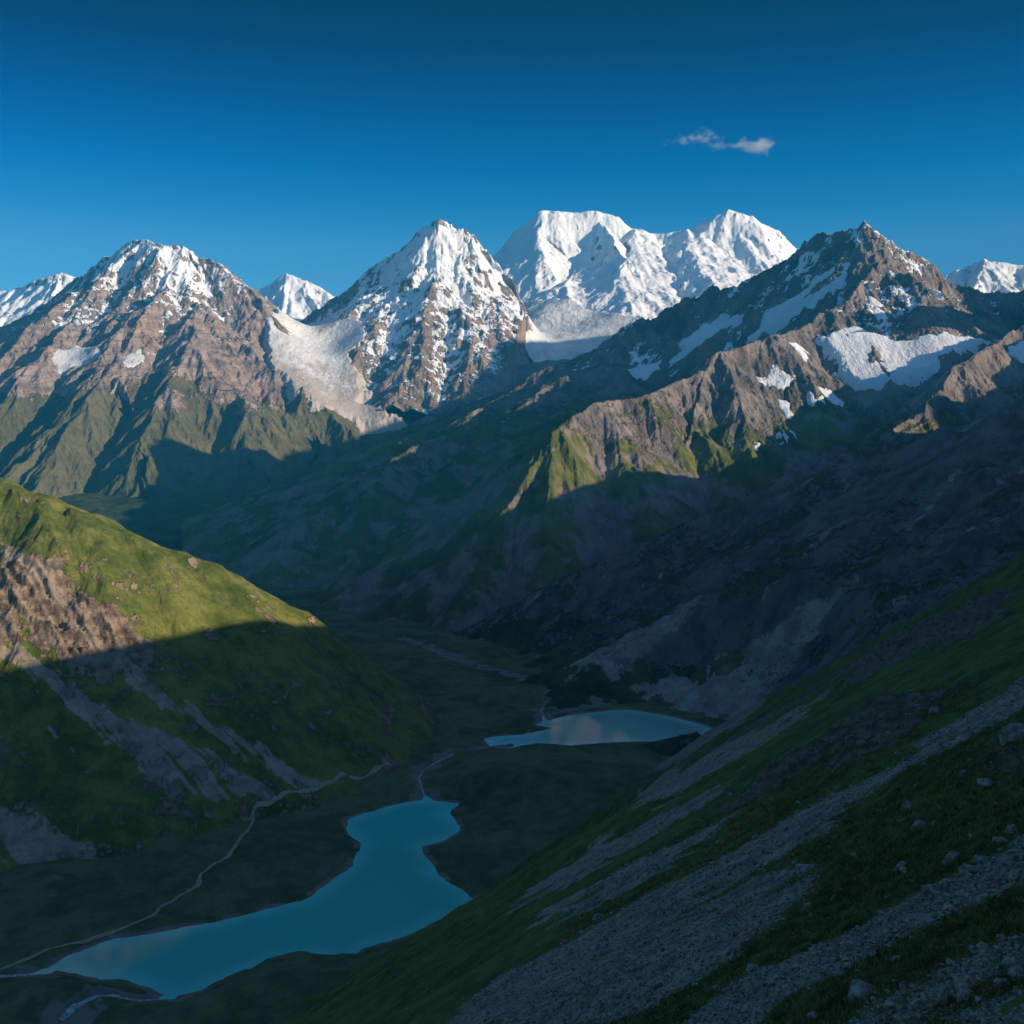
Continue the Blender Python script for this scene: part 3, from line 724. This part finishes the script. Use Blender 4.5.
def lake(poly, mat, label):
    bm = bmesh.new()
    c = poly.mean(0)
    # grown past the shore so that the bank cuts the water's edge
    e = 26.
    x0, y0 = poly.min(0) - e; x1, y1 = poly.max(0) + e
    st = 5.
    gx, gy = np.meshgrid(np.arange(x0, x1, st), np.arange(y0, y1, st))
    keep = sdpoly(gx, gy, poly) > -22
    f = grid_faces(*gx.shape, keep)
    V = np.stack([gx, gy, np.full(gx.shape, FLOOR)], -1).reshape(-1, 3)
    V, f, at = compact(V, f, dict(shallow=sstep(38, 0, sdpoly(gx, gy, poly) + fbm(gx, gy, 50, 3, 45) * 14)))
    o = np_mesh('lake', V, f, mat, at)
    tag(o, label, 'lake', kind='structure')
lake(LAKE1, water_mat('lake_water_near', (.075, .45, .39)), 'near turquoise lake, long and crooked, at the foot of the left hill')
lake(LAKE2, water_mat('lake_water_far', (.22, .44, .40)), 'far blue-grey lake, smaller, below the shaded right ridge')

def ribbon(name, line, w, zf, lift, mat, label, cat, step=4., seed=0, n=5):
    line = np.asarray(line)[:, :2]
    seg = np.hypot(*np.diff(line, axis=0).T); s = np.r_[0, np.cumsum(seg)]
    k = np.arange(0, s[-1], step)
    # smooth curve through the points
    cx = np.interp(k, s, line[:, 0]); cy = np.interp(k, s, line[:, 1])
    for _ in range(3):
        for c in (cx, cy): c[1:-1] = (c[:-2] + 2 * c[1:-1] + c[2:]) / 4
    cx = cx + fbm(k, k * 0, 40, 3, 900 + seed) * w * .5; cy = cy + fbm(k, k * 0 + 50, 40, 3, 910 + seed) * w * .5
    tx = np.gradient(cx); ty = np.gradient(cy); m = np.hypot(tx, ty); nx, ny = -ty / m, tx / m
    ww = w * (.75 + .6 * fbm(k, k * 0 + 9, 30, 3, 920 + seed))
    q = np.linspace(-.5, .5, n)
    X = cx[:, None] + nx[:, None] * q * ww[:, None]; Y = cy[:, None] + ny[:, None] * q * ww[:, None]
    Z = zf(X, Y) + lift - np.abs(q) ** 2 * lift * 2
    o = np_mesh(name, np.stack([X, Y, Z], -1).reshape(-1, 3), grid_faces(*X.shape), mat)
    tag(o, label, cat, kind='structure')
    return o
def h_left(x, y):
    z, sg = eroded(x, y, h0_L6, wl=120., octs=5, amp=.05, gain=.5, seed=81, warp=20., fade=80)
    return np.maximum(base_l6(x, y, z), h_floor(x, y))
def h_low(x, y): return np.maximum(h_floor(x, y), hL6(x, y))
mat_path = simple_mat('path_dirt', (.30, .235, .17), (.44, .35, .26), 6)
TR = [(-40, 985), (0, 970), (20, 963), (44, 951), (82, 942), (111, 933), (155, 916), (161, 906), (199, 885), (202, 873), (240, 840), (252, 824), (255, 806), (300, 793), (342, 778), (392, 764)]
ribbon('path', hit(TR, h_low, 1000, 2400), 7., h_left, 1.3, mat_path, 'pale dirt path winding along the left side of the near lake', 'path', seed=1)
mat_str = simple_mat('stream_water', (.10, .16, .18), (.34, .40, .42), 9, rough=.25)
mat_wht = simple_mat('stream_rapids', (.12, .15, .16), (.5, .54, .56), 4, rough=.35)
hs = lambda x, y: np.full(x.shape, FLOOR)
ribbon('stream', SL[0], 6, h_floor, .9, mat_str, 'stream winding down the valley into the far lake', 'stream', seed=2)
b1 = SL[0].copy(); b1[3:9] += np.array([[14, 10], [22, -14], [-18, 16], [20, 12], [-16, -8], [10, 6]]); b1 = b1[2:10]
ribbon('stream', b1, 3.5, h_floor, .8, mat_str, 'thin side braid of the stream above the far lake', 'stream', seed=6)
ribbon('stream', SL[1], 4, h_floor, .8, mat_wht, 'short stream joining the far lake to the near lake', 'stream', seed=3)
ribbon('stream', SL[2], 9, h_floor, 1.2, mat_wht, 'rocky outlet stream leaving the near lake at the bottom of the picture', 'stream', seed=4)
ribbon('stream', SL[3], 9, h_floor, 1.2, mat_wht, 'rocky outlet stream at the far left end of the near lake', 'stream', seed=5)

# ================================================================== near hillside
L5S = [([(1060, 655), (1024, 678), (960, 716), (900, 756), (811, 803), (740, 848), (674, 880), (600, 920), (540, 955), (480, 990), (430, 1040), (520, 1040), (600, 985), (674, 918), (750, 868), (820, 826), (906, 778), (960, 742), (1024, 708), (1060, 690)], 1.),
       ([(1060, 815), (1024, 836), (956, 875), (900, 905), (843, 936), (741, 985), (660, 1035), (740, 1040), (760, 1003), (819, 975), (897, 943), (960, 915), (1024, 884), (1060, 862)], 1.),
       ([(1060, 910), (1024, 934), (960, 958), (900, 985), (850, 1020), (840, 1040), (1080, 1040)], .72),
       ([(828, 693), (790, 712), (740, 738), (674, 771), (640, 790), (635, 806), (674, 797), (730, 764), (790, 728)], 1.),
       ([(776, 687), (740, 705), (690, 735), (640, 768), (655, 772), (700, 748), (745, 722)], .9),
       ([(756, 764), (710, 790), (674, 806), (600, 842), (537, 884), (520, 900), (560, 892), (610, 862), (674, 822), (730, 790)], .95),
       ([(720, 828), (674, 850), (610, 880), (540, 915), (560, 918), (640, 884), (700, 850)], .8),
       ([(700, 905), (640, 940), (560, 985), (500, 1030), (600, 1030), (690, 985), (760, 935), (820, 880), (790, 862)], .75),
       ([(870, 790), (800, 835), (740, 868), (770, 862), (830, 828)], .6)]
hL5 = h_L5b
L5W = [(hit(p, hL5, 25, 2300), a) for p, a in L5S]
L5R = [hit(p, hL5, 25, 2300) for p in ([(1010, 590), (950, 612), (890, 640), (850, 665), (870, 676), (930, 650), (1000, 622)],
                                       [(905, 700), (870, 725), (835, 752), (850, 766), (890, 752), (925, 728)], [(810, 745), (770, 775), (755, 795), (780, 795), (820, 762)],
                                       [(1040, 725), (1005, 742), (1000, 764), (1040, 760)])]
def scree5(X, Y):
    R = np.hypot(X, Y)
    u = (X * .39 + Y * .6) / .716; v = (X * .6 - Y * .39) / .716
    sc = np.zeros(X.shape)
    for w, a in L5W:
        sd = sdpoly(X, Y, w)
        wd = np.clip(R * .012, .6, 8)
        sd = sd + (fbm(u, v * .3, 26, 5, 91, .6) * 2.2 + fbm(u, v * .25, 6, 4, 92, .6) * 1.5) * np.clip(R * .022, .8, 8)
        sc = np.maximum(sc, sstep(-2., 1.6, sd / wd) * a * (1 - .75 * sstep(.12, .45, fbm(u, v * .4, 14, 4, 99, .6))))
    return sc
def rock5(X, Y):
    r = np.full(X.shape, -1e4, F)
    for w in L5R: r = np.maximum(r, sdpoly(X, Y, w))
    return r
def h_L5(X, Y):
    h = h_L5b(X, Y)
    R = np.hypot(X, Y)
    r = sstep(-12, 25, rock5(X, Y) + fbm(X, Y, 40, 3, 93) * 22)
    h = h + r * (rfbm(X, Y, 36, 6, 94, .62) * 10 + 1)
    # turf: hummocks and little steps; gravel lies slightly lower
    h = h + fbm(X, Y, 6, 4, 95) * .55 * sstep(10, 60, R) + fbm(X, Y, 1.6, 3, 96) * .22
    return h
mat_l5 = terrain_mat('near_hillside_ground', .22, rock=((.08, .064, .055), (.20, .165, .14)), grass=((.045, .066, .016), (.14, .155, .04)), scree=((.18, .14, .115), (.34, .275, .225)), bump=1.2)
ys = [22.]
while ys[-1] < 2450: ys.append(ys[-1] + min(max(ys[-1] ** 2 / (25 * FPX) * .9, .05), 3.2))
X, Y = polar(110, 1160, 1.0, ys)
Z = h_L5(X, Y)
n = nz_of(X, Y, Z)
sc = scree5(X, Y)
rk = sstep(-6, 10, rock5(X, Y) + fbm(X, Y, 40, 3, 93) * 22)
R = np.hypot(X, Y)
_u = (X * .39 + Y * .6) / .716; _v = (X * .6 - Y * .39) / .716
g = .80 - rk * .9 + fbm(_u, _v * .35, 60, 6, 97, .6) * (.5 + .7 * sstep(200, 900, R)) - sstep(.82, .6, n[..., 2]) * .35
o_l5V = np.stack([X, Y, Z], -1).reshape(-1, 3)
f = grid_faces(*X.shape, Z > -632)
V, f, at = compact(o_l5V, f, dict(snow=zero(X), grass=np.clip(g, 0, 1), scree=np.clip(sc + rk * .1, 0, 1)))
o = np_mesh('hillside', V, f, mat_l5, at)
tag(o, 'near shaded hillside on the right with turf, scree strips and boulders', 'hillside', kind='structure')
# the same hillside beyond the picture, up to its crest (it throws the shadow on the valley)
X, Y = polar(1158, 2300, 6., ysteps((60, 2300, 12)))
Z = h_L5b(X, Y) - .3
np_mesh('upper_hillside', np.stack([X, Y, Z], -1).reshape(-1, 3), grid_faces(*X.shape), mat_l5, dict(snow=zero(X), grass=np.full(X.shape, .8), scree=zero(X)))
tag(bpy.data.objects['upper_hillside'], 'crest of the near hillside up to the right', 'hillside', kind='structure')
gx, gy = np.meshgrid(np.arange(-300, 1500, 12.), np.arange(-1300, 64, 12.))
Z = h_L5b(gx, gy); Z = np.where(np.hypot(gx, gy) < 60, Z - 1, Z)
np_mesh('lower_hillside', np.stack([gx, gy, Z], -1).reshape(-1, 3), grid_faces(*gx.shape, (gy < 20) | (gx > gy * .6)), mat_l5, dict(snow=zero(gx), grass=np.full(gx.shape, .8), scree=zero(gx)))
tag(bpy.data.objects['lower_hillside'], 'hillside under and behind the viewpoint', 'hillside', kind='structure')

# ------------------------------------------------------------------ stones, boulders and grass on it
def ico(sub):
    bm = bmesh.new(); bmesh.ops.create_icosphere(bm, subdivisions=sub, radius=1)
    v = np.array([q.co[:] for q in bm.verts]); f = np.array([[q.index for q in p.verts] for p in bm.faces]); bm.free()
    return v, f
def rock_shape(sub, seed, cuts=9, rough=.10):
    r = np.random.default_rng(seed)
    v, f = ico(sub)
    for _ in range(cuts):                              # flat broken faces
        nn = r.normal(size=3); nn /= np.linalg.norm(nn); d = r.uniform(.5, .85)
        q = v @ nn - d; v = v - np.outer(np.maximum(q, 0), nn)
    w = sum(np.sin(v @ r.normal(size=(3,)) * k + r.uniform(0, 6)) / k for k in (4, 7, 11, 17))
    v = v * (1 + rough * w[:, None] * .6)
    return v, f
h5p = lambda x, y: h_L5(np.asarray(x, float), np.asarray(y, float))
mat_stone = simple_mat('boulder_stone', (.12, .105, .092), (.33, .29, .255), .7, bump=.05)
mat_stone2 = simple_mat('scree_stone', (.075, .06, .05), (.36, .295, .245), .5)
# loose stones of the scree strips
def scatter_px(n, box, ymax=420):
    px = rng.uniform(box[0], box[1], n); row = rng.uniform(box[2], box[3], n)
    p = hit_fast(px, row); return p[p[:, 1] < ymax]
def hit_fast(px, row):
    # ground point for many picture points: plane first, then two corrections for the bumps
    a = np.array([ray(p, r) for p, r in zip(px, row)])
    y = 25. / np.maximum(.6 * a[:, 0] - .39 - a[:, 1], 1e-3)
    y = np.clip(y, 20, 900)
    for _ in range(4):
        dz = h_L5b(a[:, 0] * y, y) - (-25 + .6 * a[:, 0] * y - .39 * y)
        y = np.clip((25. - dz) / np.maximum(.6 * a[:, 0] - .39 - a[:, 1], 1e-3), 15, 900)
    return np.stack([a[:, 0] * y, y, a[:, 1] * y], -1)
cand = scatter_px(120000, (380, 1050, 670, 1060))
sc = scree5(cand[:, 0], cand[:, 1])
keep = rng.uniform(size=len(cand)) < np.clip(sc * 1.1, .03, 1)
cand = cand[keep][:56000]
z = h5p(cand[:, 0], cand[:, 1])
shapes = [rock_shape(1, 100 + i, 7, .12) for i in range(6)]
VV, FF, off = [], [], 0
for k in range(6):
    c = cand[k::6]; zz = z[k::6]; v, f = shapes[k]
    d = c[:, 1]
    sz = np.exp(rng.normal(np.log(.055), .62, len(c))) * (1 + d / 160)
    sz = np.where(rng.uniform(size=len(c)) < .012, sz * 3.2, sz); sz = np.clip(sz, .035, .9)
    ang = rng.uniform(0, 6.28, len(c)); ca, sa = np.cos(ang), np.sin(ang)
    sx, sy, s3 = rng.uniform(.8, 1.4, (3, len(c))); s3 *= .6
    vx = v[None, :, 0] * sx[:, None]; vy = v[None, :, 1] * sy[:, None]; vz = v[None, :, 2] * s3[:, None]
    x = (vx * ca[:, None] - vy * sa[:, None]) * sz[:, None] + c[:, 0:1]
    y = (vx * sa[:, None] + vy * ca[:, None]) * sz[:, None] + c[:, 1:2]
    w = vz * sz[:, None] + zz[:, None] + .15 * sz[:, None]
    VV.append(np.stack([x, y, w], -1).reshape(-1, 3))
    FF.append((f[None] + (np.arange(len(c)) * len(v))[:, None, None] + off).reshape(-1, 3)); off += len(c) * len(v)
o = np_mesh('scree_stones', np.concatenate(VV), np.concatenate(FF), mat_stone2, smooth=False)
tag(o, 'loose grey stones strewn over the scree strips of the near hillside', 'stones', kind='stuff')

# grass tufts
cand = scatter_px(52000, (560, 1050, 690, 1060), 260)
sc = scree5(cand[:, 0], cand[:, 1]); cl = fbm(cand[:, 0], cand[:, 1], 5, 3, 98)
cand = cand[rng.uniform(size=len(cand)) < np.clip(.85 + cl * .9 - sc * 1.5, 0, 1)][:30000]
z = h5p(cand[:, 0], cand[:, 1])
nb = 7
n_ = len(cand); d = cand[:, 1]
H = (.10 + .20 * rng.uniform(size=(n_, nb))) * (1 + d / 220)[:, None]
ang = rng.uniform(0, 6.28, (n_, nb)); lean = rng.uniform(.2, .9, (n_, nb)) * H
spread = .16 * (1 + d / 150)[:, None]
bx = cand[:, 0:1] + rng.normal(size=(n_, nb)) * spread; by = cand[:, 1:2] + rng.normal(size=(n_, nb)) * spread
bz = np.repeat(z[:, None], nb, 1) - .05
wd = (.018 + d / 4500)[:, None] * rng.uniform(.7, 1.4, (n_, nb))
ca, sa = np.cos(ang), np.sin(ang); ra = rng.uniform(0, 6.28, (n_, nb)); cr, sr = np.cos(ra), np.sin(ra)
p0 = np.stack([bx - cr * wd, by - sr * wd, bz], -1); p1 = np.stack([bx + cr * wd, by + sr * wd, bz], -1)
p2 = np.stack([bx + ca * lean * .4 + cr * wd * .6, by + sa * lean * .4 + sr * wd * .6, bz + H * .65], -1); p3 = np.stack([bx + ca * lean, by + sa * lean, bz + H], -1)
V = np.stack([p0, p1, p2, p3], 2).reshape(-1, 3)
i = np.arange(n_ * nb)[:, None] * 4
mat_grass = simple_mat('grass_blades', (.055, .075, .018), (.24, .22, .075), 2.2)
o = np_mesh('grass', V, (i + np.array([[0, 1, 2, 3]])), mat_grass, smooth=False)
tag(o, 'tufted mountain grass between the scree strips of the near hillside', 'grass', kind='stuff')

# boulders, each its own thing
rocks = [rock_shape(4, 200 + i, 12, .07) for i in range(7)]
rock_me = []
for i, (v, f) in enumerate(rocks):
    o = np_mesh('boulder', v, f, mat_stone, smooth=True); me = o.data
    bpy.data.objects.remove(o); rock_me.append(me)
def boulder(px, row, wpx, k, asp, label, group=None, rot=None, flat=.7):
    p = hit_fast(np.array([px]), np.array([row]))[0]
    s = wpx / FPX * p[1] * .5
    o = bpy.data.objects.new('boulder', rock_me[k % 7]); COL.objects.link(o)
    zz = float(h5p(np.array([p[0]]), np.array([p[1]]))[0])
    o.location = (p[0], p[1], zz + s * asp * flat * .12)
    o.scale = (s * 1.15, s * .95, s * asp * 1.05)
    o.rotation_euler = (0, -.25, rot if rot is not None else random.uniform(0, 6.28))
    tag(o, label, 'boulder', group)
B = [(864, 998, 40, 0, .85, 'large pale angular boulder at the bottom of the picture, on the lowest grass strip'),
     (966, 1002, 30, 1, .8, 'pale boulder at the bottom right, just right of the large angular one'),
     (1018, 974, 24, 2, .9, 'rounded pale boulder at the right edge above the bottom corner'),
     (903, 868, 24, 3, .5, 'long flat boulder lying on the turf above the middle scree strip'),
     (952, 860, 22, 4, .9, 'pale upright boulder at the upper edge of the middle scree strip'),
     (968, 870, 12, 5, .8, 'small bluish boulder touching the scree beside the pale upright boulder'),
     (919, 827, 18, 6, .6, 'low boulder on the turf, upslope of the long flat one'),
     (908, 806, 15, 0, 1.2, 'narrow standing boulder on the dark turf near the upper scree strip'),
     (934, 824, 9, 1, .9, 'little stone right beside the low boulder on the turf'),
     (988, 790, 20, 2, .6, 'broad pale boulder on the turf near the right edge'),
     (1012, 833, 18, 3, 1., 'pale boulder at the right edge on the turf above the scree'),
     (1014, 878, 24, 4, .6, 'large low boulder at the right edge on the lower turf strip'),
     (808, 872, 26, 5, .8, 'reddish knob of rock at the tip of the turf between two scree strips'),
     (737, 946, 18, 6, .7, 'boulder at the left end of the middle scree strip'),
     (716, 990, 14, 0, 1., 'small upright boulder near the bottom edge, left of the grass strip'),
     (753, 972, 22, 1, .6, 'low broad boulder where the middle scree strip meets the grass'),
     (983, 948, 18, 2, .7, 'boulder in the stony bottom right corner, upper of the group'),
     (897, 958, 16, 3, .6, 'flat boulder half sunk in the lowest grass strip'),
     (934, 722, 16, 4, 1., 'round dark boulder above the upper scree strip'),
     (917, 716, 7, 5, 1., 'small stone left of the round dark boulder'),
     (1016, 756, 34, 6, .9, 'dark rock outcrop at the right edge below the upper scree strip'),
     (966, 777, 14, 0, .7, 'dark boulder on the turf left of the broad pale one'),
     (862, 756, 12, 2, .9, 'dark boulder at the edge of the rocky outcrop above the upper scree'),
     (640, 985, 10, 3, .8, 'lone boulder low on the scree at the bottom centre'),
     (1000, 985, 20, 5, .7, 'boulder in the stony bottom right corner, lower of the group')]
for b in B: boulder(*b)
nb = 0
for _ in range(900):
    px = random.uniform(560, 1030); row = random.uniform(720, 1022)
    if random.random() > .25 + .75 * (row - 720) / 300 * (px - 500) / 500: continue
    if nb >= 130: break
    if any(abs(px - b[0]) < b[2] and abs(row - b[1]) < b[2] for b in B): continue
    p = hit_fast(np.array([px]), np.array([row]))[0]
    if p[1] > 400: continue
    boulder(px, row, 3.5 + 9 * random.random() ** 2.2, random.randrange(7), random.uniform(.6, 1.), 'small grey stone lying loose on the near hillside', 'small stones on the near hillside')
    nb += 1

# ================================================================== cloud
m, nt = new_mat('cloud_vapour'); N = NT(nt)
tc = N.add('ShaderNodeTexCoord').outputs['Object']
sep = N.add('ShaderNodeSeparateXYZ'); N.link(tc, sep.inputs[0])
def blob(cx, cz, rx, rz, a):
    dx = N.math('DIVIDE', N.math('SUBTRACT', sep.outputs[0], cx), rx); dz = N.math('DIVIDE', N.math('SUBTRACT', sep.outputs[2], cz), rz)
    dy = N.math('DIVIDE', sep.outputs[1], 220.)
    q = N.math('ADD', N.math('ADD', N.math('MULTIPLY', dx, dx), N.math('MULTIPLY', dz, dz)), N.math('MULTIPLY', dy, dy))
    return N.math('MULTIPLY', N.math('EXPONENT', N.math('MULTIPLY', q, -1.)), a)
bl = N.math('ADD', N.math('ADD', blob(-150, 55, 170, 55, .95), blob(390, -50, 170, 70, 1.15)), N.math('ADD', blob(-440, -5, 200, 38, .62), blob(80, -45, 230, 40, .66)))
nz = N.noise(N.scalev(tc, (1, 1, 1.25)), 150, 8, .6)
den = N.math('MULTIPLY', N.math('MAXIMUM', N.math('SUBTRACT', N.math('ADD', bl, N.math('MULTIPLY', N.math('SUBTRACT', nz, .5), 3.0)), .62), 0.), .014)
pv = N.add('ShaderNodeVolumePrincipled'); pv.inputs['Color'].default_value = (.95, .95, .97, 1); N.link(den, pv.inputs['Density'])
out = N.add('ShaderNodeOutputMaterial'); N.link(pv.outputs[0], out.inputs['Volume'])
v, f = ico(4)
v = v * np.array([860, 300, 190])
cl = np_mesh('cloud', v, f, m)
CY = 15800.
cp = P(720, 141, CY); cl.location = cp
cl.scale = (1.42, 1, 1.4)
tag(cl, 'small thin white cloud alone in the blue sky above the dark peak', 'cloud')

# ================================================================== haze
HZ = True
if HZ:
    m, nt = new_mat('haze_air'); N = NT(nt)
    pv = N.add('ShaderNodeVolumePrincipled'); pv.inputs['Color'].default_value = (.02, .50, 1., 1)
    pv.inputs['Density'].default_value = 2.9e-5; pv.inputs['Anisotropy'].default_value = 0.
    out = N.add('ShaderNodeOutputMaterial'); N.link(pv.outputs[0], out.inputs['Volume'])
    x0, x1, y0, y1, z0, z1 = -14000, 14000, -3000, 21000, -722, 2800
    V = np.array([(x, y, z) for z in (z0, z1) for y in (y0, y1) for x in (x0, x1)], float)
    o = np_mesh('haze', V, np.array([(0, 2, 3, 1), (4, 5, 7, 6), (0, 1, 5, 4), (2, 6, 7, 3), (0, 4, 6, 2), (1, 3, 7, 5)]), m, smooth=False)
    tag(o, 'thin blue air that softens the far mountains', 'haze', kind='stuff')

# ================================================================== light, sky, camera
w = bpy.data.worlds.new('World'); S.world = w; w.use_nodes = True
nt = w.node_tree; nt.nodes.clear(); N = NT(nt)
sky = N.add('ShaderNodeTexSky', sky_type='NISHITA'); sky.sun_disc = False
sky.sun_elevation = SUN_EL; sky.sun_rotation = math.atan2(SDIR[0], SDIR[1])
sky.altitude = 3000; sky.air_density = 1.0; sky.dust_density = .2; sky.ozone_density = 3.
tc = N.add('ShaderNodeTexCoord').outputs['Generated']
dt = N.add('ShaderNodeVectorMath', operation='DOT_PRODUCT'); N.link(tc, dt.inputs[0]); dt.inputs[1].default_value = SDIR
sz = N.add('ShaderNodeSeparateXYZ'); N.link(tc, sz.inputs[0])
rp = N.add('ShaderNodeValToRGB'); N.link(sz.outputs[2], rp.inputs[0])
stops = [(.10, (.25, .50, .56)), (.15, (.19, .45, .53)), (.18, (.06, .37, .49)), (.215, (.005, .28, .44)), (.26, (.0, .15, .31)), (.31, (.0, .05, .14)), (.37, (.0, .0, .02)), (.46, (.0, .03, .10)), (.72, (.85, .83, .72))]  # last stop, overhead and out of view, is brightened as fill for the shadows
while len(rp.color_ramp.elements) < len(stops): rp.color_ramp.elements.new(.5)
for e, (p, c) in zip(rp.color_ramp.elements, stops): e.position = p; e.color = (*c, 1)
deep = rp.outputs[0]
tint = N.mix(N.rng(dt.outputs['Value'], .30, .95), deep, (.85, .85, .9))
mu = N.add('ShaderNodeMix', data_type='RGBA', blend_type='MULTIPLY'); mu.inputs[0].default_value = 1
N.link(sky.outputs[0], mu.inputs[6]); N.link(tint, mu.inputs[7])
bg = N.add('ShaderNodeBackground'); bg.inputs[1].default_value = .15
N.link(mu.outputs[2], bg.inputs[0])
out = N.add('ShaderNodeOutputWorld'); N.link(bg.outputs[0], out.inputs[0])
ld = bpy.data.lights.new('sun', 'SUN'); ld.energy = 5.0; ld.angle = math.radians(.5); ld.color = (1., .80, .57)
lo = bpy.data.objects.new('sun', ld); COL.objects.link(lo)
from mathutils import Vector
lo.rotation_euler = Vector(SDIR).to_track_quat('Z', 'Y').to_euler(); lo.location = (2000, -1000, 2500)

cd = bpy.data.cameras.new('camera'); cam = bpy.data.objects.new('camera', cd); COL.objects.link(cam)
cd.sensor_width = 36; cd.lens = 36 * FPX / 1024; cd.clip_start = .5; cd.clip_end = 60000
cam.rotation_euler = (math.pi / 2 - TH, 0, 0); S.camera = cam
S.view_settings.view_transform = 'Standard'; S.view_settings.look = 'None'; S.view_settings.exposure = .62; S.view_settings.gamma = 1
S.cycles.use_denoising = True
S.cycles.max_bounces = 5; S.cycles.diffuse_bounces = 2; S.cycles.glossy_bounces = 2; S.cycles.volume_bounces = 0; S.cycles.transparent_max_bounces = 8
S.cycles.volume_step_rate = 2.; S.cycles.volume_max_steps = 128
